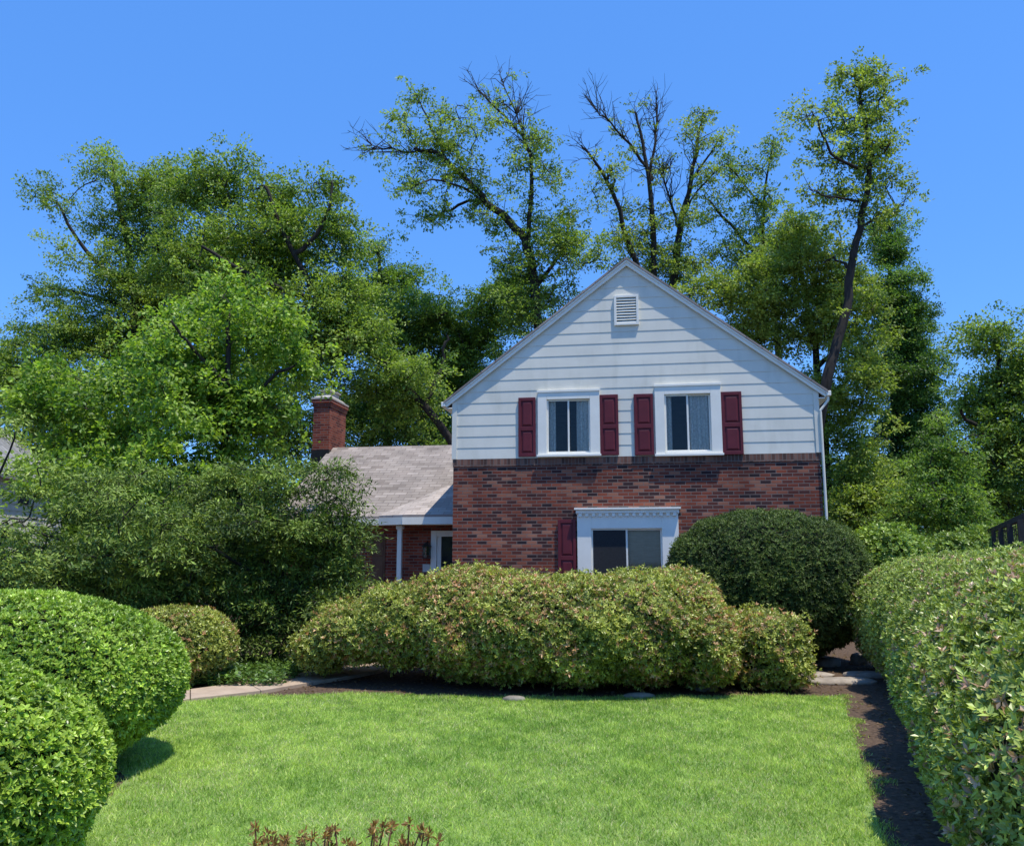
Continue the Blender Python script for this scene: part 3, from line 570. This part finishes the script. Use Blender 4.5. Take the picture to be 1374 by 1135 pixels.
# siding
mb = MB(); lap = .235; z = zb
ztop = wz(W/2)
def ext(z):
    if z <= wz(0): return 0., W
    h = (ztop-z)/sl_; return W/2-h, W/2+h
lapn = int(math.ceil((ztop-zb)/lap))
for k in range(lapn):
    a, b = zb+k*lap, min(zb+(k+1)*lap, ztop-.001); cuts = {a, b}
    if a < wz(0) < b: cuts.add(wz(0))
    for wd_ in win:
        for zz in wd_['g'][2:4]:
            if a < zz < b: cuts.add(zz)
    cuts = sorted(cuts); yo = lambda zz: -.0125+.0075*(zz-a)/lap
    for c0, c1 in zip(cuts[:-1], cuts[1:]):
        cm = (c0+c1)/2; segs = [(None, None)]
        holes = sorted([(wd_['g'][0], wd_['g'][1]) for wd_ in win if wd_['g'][2] < cm < wd_['g'][3]])
        e0, e1 = ext(c0), ext(c1); xs = [(e0[0], e1[0])]
        for h0, h1 in holes: xs += [(h0, h0), (h1, h1)]
        xs.append((e0[1], e1[1]))
        for s in range(0, len(xs), 2):
            (l0, l1), (r0, r1) = xs[s], xs[s+1]
            mb.poly([(l0, yo(c0), c0), (r0, yo(c0), c0), (r1, yo(c1), c1), (l1, yo(c1), c1)])
            if c0 == a: mb.poly([(l0, -.004, c0), (r0, -.004, c0), (r0, yo(c0), c0), (l0, yo(c0), c0)])
for x in (0, W): mb.poly([(x, -.004, zb), (x, DEP, zb), (x, DEP, wz(0)), (x, -.004, wz(0))])
mb.poly([(0, DEP, zb), (W, DEP, zb), (W, DEP, wz(0)), (W/2, DEP, ztop), (0, DEP, wz(0))])
mb.build('siding', M['siding'], house)
for xa, xb in ((-.03, .07), (W-.07, W+.03)):
    mb = MB(); mb.box(xa, xb, -.028, .03, zb+.005, wz(0)-.02); mb.build('corner_board', M['siding'], house)
# roof
roof = MB()
for s in (-1, 1):
    xe = W/2+s*(W/2+ov+.04); ze_ = roofz(xe)
    roof.prism_xz([(W/2, zp), (xe, ze_), (xe, ze_-.045), (W/2, zp-.045)], -.11, DEP+.15)
roof_o = roof.build('roof', M['shingle'], house)
rk = MB()
for s in (-1, 1):
    xe = W/2+s*(W/2+ov); ze_ = roofz(xe)
    rk.prism_xz([(W/2, zp-.049), (xe, ze_-.049), (xe, ze_-.165), (W/2, zp-.175)], -.075, -.034)
    rk.prism_xz([(W/2, zp-.049), (xe, ze_-.049), (xe, ze_-.09), (W/2, zp-.095)], -.095, -.077)
rk.build('rake_board', M['white'], house, .004)
for s in (-1, 1):
    gt = MB(); xe = W/2+s*(W/2+ov); ze_ = roofz(xe)-.03
    gt.box(xe-.045+s*.05, xe+.045+s*.05, -.10, DEP, ze_-.11, ze_-.01)
    gt.box(xe-s*.02-.12*(s > 0), xe-s*.02+.12*(s < 0), -.07, DEP, ze_-.16, ze_-.135)
    gt.build('gutter', M['white'], house, .01)
ds = MB(); xd = W+.045; zt = roofz(W+ov)-.17
ds.tube([(W+ov+.04, -.04, zt+.06), (W+ov+.04, -.04, zt-.05), (xd, -.04, zt-.25), (xd, -.04, zt-.5), (xd, -.04, 1.5), (xd, -.04, .1)], .027, 8); ds.build('downspout', M['siding'], house)
# vent
v0 = rect(824, 397, 857, 437); vm = MB(); x0, x1, z0, z1 = v0
vm.box(x0, x0+.05, -.06, 0, z0, z1); vm.box(x1-.05, x1, -.06, 0, z0, z1); vm.box(x0+.05, x1-.05, -.06, 0, z1-.05, z1); vm.box(x0+.05, x1-.05, -.06, 0, z0, z0+.05)
vent = vm.build('gable_vent', M['white'], house, .003); lm = MB(); ns = 9
for k in range(ns):
    zz = z0+.05+(z1-z0-.1)*k/ns; st = (z1-z0-.1)/ns
    lm.prism_yz([(-.055, zz), (-.051, zz+.004), (-.022, zz+st*.8), (-.026, zz+st*.8)], x0+.05, x1-.05)
lm.build('louvers', M['siding'], vent)
bk = MB(); bk.box(x0+.05, x1-.05, -.0215, -.0195, z0+.05, z1-.05); bk.build('vent_screen', M['dark'], vent)
# shutters
def shutter(r):
    x0, x1, z0, z1 = r; sm = MB(); st = .055; y0 = -.034; zm = z0+(z1-z0)*.47
    sm.box(x0, x1, y0, y0+.012, z0, z1)
    sm.box(x0, x0+st, y0-.022, y0, z0, z1); sm.box(x1-st, x1, y0-.022, y0, z0, z1)
    for a, b in ((z0, z0+.07), (zm-.04, zm+.04), (z1-.07, z1)): sm.box(x0+st, x1-st, y0-.022, y0, a, b)
    sh = sm.build('shutter', M['maroon'], house, .004)
    for a, b in ((z0+.07, zm-.04), (zm+.04, z1-.07)):
        pm = MB(); pm.prism([(x0+st+.018, y0-.001, a+.018), (x1-st-.018, y0-.001, a+.018), (x1-st-.018, y0-.001, b-.018), (x0+st+.018, y0-.001, b-.018)],
                 [(x0+st+.05, y0-.016, a+.05), (x1-st-.05, y0-.016, a+.05), (x1-st-.05, y0-.016, b-.05), (x0+st+.05, y0-.016, b-.05)]); pm.build('panel', M['maroon'], sh)
for r in ((696, 534, 719, 613), (805, 530, 830, 611), (851, 529, 877, 611), (968, 526, 996, 610)): shutter(rect(*r))
sr = list(rect(749, 697, 773, 770)); sr[2] = .95; shutter(sr)
# windows
def window(c, g, kind):
    cx0, cx1, cz0, cz1 = c; gx0, gx1, gz0, gz1 = g; fm = MB(); yb = -.06
    fm.box(cx0, gx0, yb, .10, cz0, cz1); fm.box(gx1, cx1, yb, .10, cz0, cz1); fm.box(gx0, gx1, yb, .10, gz1, cz1); fm.box(gx0, gx1, yb, .10, cz0, gz0)
    fr = fm.build('window', M['white'], house, .005)
    s = MB(); s.box(cx0-.02, cx1+.02, yb-.04, yb-.002, cz0, cz0+.045); s.build('sill', M['white'], fr, .004)
    hd = MB(); hd.box(cx0-.015, cx1+.015, yb-.018, yb-.002, cz1-.04, cz1+.01); hd.build('head_trim', M['white'], fr, .004)
    xm = (gx0+gx1)/2; f = .035
    for k, (a, b, y) in enumerate(((gx0, xm+.02, -.02), (xm-.02, gx1, .012))):
        sm = MB(); sm.box(a, a+f, y, y+.028, gz0, gz1); sm.box(b-f, b, y, y+.028, gz0, gz1); sm.box(a+f, b-f, y, y+.028, gz1-f, gz1); sm.box(a+f, b-f, y, y+.028, gz0, gz0+f)
        sm.build('sash', M['white'], fr, .003)
        p = MB(); p.poly([(a+f, y+.014, gz0+f), (b-f, y+.014, gz0+f), (b-f, y+.014, gz1-f), (a+f, y+.014, gz1-f)]); p.build('pane', M['glass'], fr)
    def cloth(a, b, y, z0, z1, amp, wl, name, mat):
        nx = 60; xs = np.linspace(a, b, nx); ys = y+amp*np.sin(xs*6.28/wl)+amp*.4*np.sin(xs*6.28/wl*2.3+1); V = np.concatenate([np.c_[xs, ys, np.full(nx, z0)], np.c_[xs, ys, np.full(nx, z1)]]); i = np.arange(nx-1)
        mesh_np(name, V, np.stack([i, i+1, i+nx+1, i+nx], 1), M[mat], fr, None, True)
    wg = gx1-gx0
    if kind == 0: cloth(gx0+.02, gx0+wg*.2, .08, gz0, gz1, .018, .08, 'curtain', 'curtain'); cloth(gx0+wg*.68, gx1, .08, gz0, gz1, .018, .08, 'curtain', 'curtain')
    elif kind == 1: cloth(gx0, gx0+wg*.16, .09, gz0, gz1, .015, .08, 'curtain', 'curtain'); cloth(gx0+wg*.5, gx1, .08, gz0, gz1, .02, .1, 'curtain', 'curtain')
    else:
        cloth(xm+.02, gx1, .12, gz0, gz1, .004, .3, 'reflection_sheet', 'reflection_sheet')  # tan sheet added behind the glass, colour stands for a warm reflection
        s = MB(); s.poly([(gx0+.03, -.024, gz0+.03), (xm-.02, -.024, gz0+.03), (xm-.02, -.024, gz1-.03), (gx0+.03, -.024, gz1-.03)]); s.build('insect_screen', M['dark'], fr)
    return fr
window(**win[0], kind=0); window(**win[1], kind=1); lw = window(low['c'], low['g'], 2)
cn = MB(); c = low['c']; zc = c[3]
cn.box(c[0]-.02, c[1]+.02, -.115, 0, zc-.02, zc+.045); cn.box(c[0]-.05, c[1]+.05, -.16, 0, zc+.047, zc+.085)
nd = 15
for k in range(nd):
    xx = c[0]+(c[1]-c[0])*(k+.25)/nd; cn.box(xx, xx+(c[1]-c[0])/nd*.5, -.108, -.063, zc-.085, zc-.022)
cn.build('cornice', M['white'], lw, .003)
# dark floor between storeys so rooms read dark
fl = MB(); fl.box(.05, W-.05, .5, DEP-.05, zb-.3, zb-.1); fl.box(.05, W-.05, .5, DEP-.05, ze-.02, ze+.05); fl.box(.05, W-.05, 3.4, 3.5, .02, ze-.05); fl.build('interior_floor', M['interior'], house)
# ---- left wing
dw = 1.7; ev = dw-.4; rg = dw+3.2
zev = hf(560, 692, ev)[1]; zrg = hf(560, 598, rg)[1]; xl = hf(445, 598, rg)[0]
sw = (zrg-zev)/(rg-ev)
mb = MB(); x0 = xl+.15
mb.poly([(x0, dw, 0), (0, dw, 0), (0, dw, zev+.08), (x0, dw, zev+.08)]); yb2 = 2*rg-dw
mb.poly([(x0, dw, 0), (x0, yb2, 0), (x0, yb2, zev+.08), (x0, rg, zrg-.12), (x0, dw, zev+.08)])
mb.build('wing_wall', M['chimney'], house)
wr = MB(); wr.prism_yz([(ev, zev), (rg, zrg), (2*rg-ev, zev), (2*rg-ev, zev-.06), (rg, zrg-.06), (ev, zev-.06)], xl, -.004); wro = wr.build('wing_roof', M['shingle'], house)
# porch roof with shallower pitch
yT = ev+1.35; zT = zev+sw*1.35+.012; xT = -.75; xM = -1.35; xL = -2.0; f = .3
pm = MB(); zq = zev+.012
pm.poly([(xM, ev-f, zq), (-.004, ev-f, zq), (-.004, yT, zT), (xT, yT, zT)]); pm.poly([(xL, ev-.01, zq), (xM, ev-f, zq), (xT, yT, zT)])
pm.poly([(xL, ev-.01, zq), (xM, ev-f, zq), (xM, ev-f, zq-.05), (xL, ev-.01, zq-.05)]); pm.poly([(xM, ev-f, zq), (-.004, ev-f, zq), (-.004, ev-f, zq-.05), (xM, ev-f, zq-.05)])
pm.build('porch_roof', M['shingle_lit'], house)
fa = MB(); fa.box(xl, xL, ev-.02, ev+.02, zev-.2, zev-.062); fa.box(xM-.02, -.01, ev-f, ev-f+.03, zev-.2, zev-.04); fa.prism([(xL, ev-.02, zev-.2), (xM, ev-f, zev-.2), (xM, ev-f, zev-.04), (xL, ev-.02, zev-.04)], [(xL+.02, ev+.02, zev-.2), (xM+.03, ev-f+.03, zev-.2), (xM+.03, ev-f+.03, zev-.04), (xL+.02, ev+.02, zev-.04)])
fa.box(xl, -.01, ev+.022, dw-.004, zev-.2, zev-.18); fa.build('fascia', M['white'], house)
ps = MB(); px_ = hf(535, 740, ev-.02)[0]; ps.box(px_-.05, px_+.05, ev-.0, ev+.1, .0, zev-.2); ps.box(px_-.075, px_+.075, ev-.025, ev+.125, zev-.29, zev-.203); ps.build('porch_post', M['white'], house, .005)
dx0 = hf(579, 740, dw)[0]; dm = MB(); dtop = hf(590, 712, dw)[1]
dm.box(dx0, dx0+.13, dw-.07, dw-.002, 0, dtop); dm.box(-.14, -.012, dw-.07, dw-.002, 0, dtop); dm.box(dx0+.13, -.14, dw-.07, dw-.002, dtop-.13, dtop); dm.box(dx0+.13, -.14, dw-.03, dw-.002, 0, .75)
dm.box(dx0+.13, dx0+.23, dw-.03, dw-.002, .75, dtop-.13); dm.box(-.24, -.14, dw-.03, dw-.002, .75, dtop-.13)
door = dm.build('front_door', M['white'], house, .004)
gp = MB(); gp.poly([(dx0+.23, dw-.012, .75), (-.24, dw-.012, .75), (-.24, dw-.012, dtop-.13), (dx0+.23, dw-.012, dtop-.13)]); gp.build('door_glass', M['glass'], door)
gd = MB(); gd.box(dx0+.23, -.24, dw-.008, dw-.004, .75, dtop-.13); gd.build('inner_door', M['interior'], door)
hd = MB(); hd.tube([(dx0+.18, dw-.07, 1.0), (dx0+.18, dw-.07, 1.15)], .012); hd.build('handle', M['black'], door)
a = hf(500, 750, dw)[0]; b = hf(517, 750, dw)[0]; bd = MB(); zt = hf(510, 716, dw)[1]; bd.box(a, b, dw-.04, dw-.002, 0, zt)
for k in range(4): bd.box(a+.04, b-.04, dw-.055, dw-.041, .12+k*zt/4.2, .02+(k+1)*zt/4.2)
bd.build('side_door', M['brownwood'], house, .004)
lx, lz = hf(573, 738, dw-.12); lan = MB()
lan.box(lx-.04, lx+.04, dw-.02, dw-.002, lz-.1, lz+.12); lan.tube([(lx, dw-.02, lz+.08), (lx, dw-.08, lz+.2), (lx, dw-.14, lz+.17)], .012)
for sx in (-.075, .063):
    for sy in (-.075, .063): lan.box(lx+sx, lx+sx+.012, dw-.14+sy, dw-.14+sy+.012, lz-.16, lz+.08)
lan.box(lx-.08, lx+.08, dw-.22, dw-.06, lz-.18, lz-.16)
lan.prism([(lx-.1, dw-.24, lz+.08), (lx+.1, dw-.24, lz+.08), (lx+.1, dw-.04, lz+.08), (lx-.1, dw-.04, lz+.08)], [(lx-.02, dw-.16, lz+.17), (lx+.02, dw-.16, lz+.17), (lx+.02, dw-.12, lz+.17), (lx-.02, dw-.12, lz+.17)])
lo = lan.build('wall_lantern', M['black'], house); lg_ = MB(); lg_.box(lx-.06, lx+.06, dw-.2, dw-.08, lz-.158, lz+.078); lg_.build('lantern_glass', M['glass'], lo)
qx, qz = hf(573, 762, dw); pq = MB(); pq.box(qx-.1, qx+.1, dw-.02, dw-.002, qz-.09, qz+.09); pq.build('house_plaque', M['bronze'], house, .01)
# chimney: narrow front face, deep right flank
yc = rg-.35; cd = 1.25; cx0 = hf(420, 570, yc)[0]; cx1 = hf(442, 570, yc)[0]; ct = hf(430, 536, yc)[1]
cm = MB(); cm.box(cx0, cx1, yc, yc+cd, 0, ct-.2); cm.box(cx0-.025, cx1+.025, yc-.025, yc+cd+.025, ct-.198, ct-.1); cm.box(cx0-.05, cx1+.05, yc-.05, yc+cd+.05, ct-.098, ct); ch = cm.build('chimney', M['chimney'], house)
cc = MB(); cc.box(cx0-.06, cx1+.06, yc-.06, yc+cd+.06, ct+.002, ct+.05); cc.prism([(cx0-.02, yc-.02, ct+.052), (cx1+.02, yc-.02, ct+.052), (cx1+.02, yc+cd+.02, ct+.052), (cx0-.02, yc+cd+.02, ct+.052)], [(cx0+.06, yc+.14, ct+.14), (cx1-.06, yc+.14, ct+.14), (cx1-.06, yc+cd-.14, ct+.14), (cx0+.06, yc+cd-.14, ct+.14)]); cc.build('chimney_cap', M['concrete'], ch)
xm = (cx0+cx1)/2
for k, yy in enumerate((yc+.25, yc+.75)):
    fx = MB(); fx.box(xm-.11, xm+.11, yy, yy+.24, ct+.1, ct+.27+.03*k); fx.box(xm-.15, xm+.15, yy-.04, yy+.28, ct+.272+.03*k, ct+.31+.03*k); fx.build('flue', M['concrete'], ch)
fl = MB(); fl.box(cx0-.02, cx1+.02, yc-.02, yc+cd+.02, zrg-.55, zrg-.1); fl.build('flashing', M['black'], ch)
# ------------------------------------------------------------------ neighbour house at left
Yn = 24.; a = at(-220, 622, Yn); b = at(0, 630, Yn); ap = at(-90, 560, Yn); nh = thing('neighbour_house', 'white sided house with a grey roof half hidden at the left edge', 'house', (b[0], Yn, 0))
wN = (b[0]-a[0]); zE = b[2]; zA = ap[2]+.3
m = MB(); k = 0; zz = 0.
while zz < zA-.15:
    z1 = min(zz+.2, zA-.12); 
    e = lambda z: (-wN, 0.) if z < zE else (-wN/2-(zA-.12-z)/(zA-.12-zE)*wN/2, -wN/2+(zA-.12-z)/(zA-.12-zE)*wN/2)
    e0, e1 = e(zz), e(z1); m.poly([(e0[0], -.02, zz), (e0[1], -.02, zz), (e1[1], -.003, z1), (e1[0], -.003, z1)]); m.poly([(e0[0], -.003, zz), (e0[1], -.003, zz), (e0[1], -.02, zz), (e0[0], -.02, zz)])
    if z1 < zE: m.poly([(.02, 0, zz), (.02, 3.5, zz), (.003, 3.5, z1), (.003, 0, z1)])
    zz = z1
m.poly([(0, 0, 0), (0, 3.5, 0), (0, 3.5, zE), (0, 0, zE)]); m.build('wall', M['siding'], nh)
m = MB()
for s in (-1, 1):
    xe = -wN/2+s*(wN/2+.25); m.prism_xz([(-wN/2, zA), (xe, zE-.15), (xe, zE-.25), (-wN/2, zA-.1)], -.25, 3.7)
m.build('roof', M['shingle_grey'], nh)
m = MB(); m.box(.022, .06, 1.0, 1.5, zE-.9, zE-.5); m.build('louver_vent', M['interior'], nh)
# ------------------------------------------------------------------ dark fence right
A = np.array([7.75, 12.9]); Bq = np.array([11.7, 21.2]); d = Bq-A; Lf = np.linalg.norm(d)
fn = thing('dark_fence', 'dark slatted fence receding behind the right hedge', 'fence', (A[0], A[1], 0), math.atan2(d[1], d[0]))
m = MB(); m.box(0, Lf, -.04, .04, 2.2, 2.29); m.box(0, Lf, -.03, .03, 1.6, 1.66); m.box(0, Lf, -.03, .03, .3, .38); m.build('rail', M['darkwood'], fn)
m = MB(); k = 0
while k*.3 < Lf: m.box(k*.3+.02, k*.3+.07, -.045, -.032, .1, 2.19); k += 1
m.build('slats', M['darkwood'], fn)
for k in range(6):
    m = MB(); x = min(k*Lf/5, Lf-.05); m.box(x-.05, x+.05, .042, .12, 0, 2.2); m.build('post', M['darkwood'], fn)
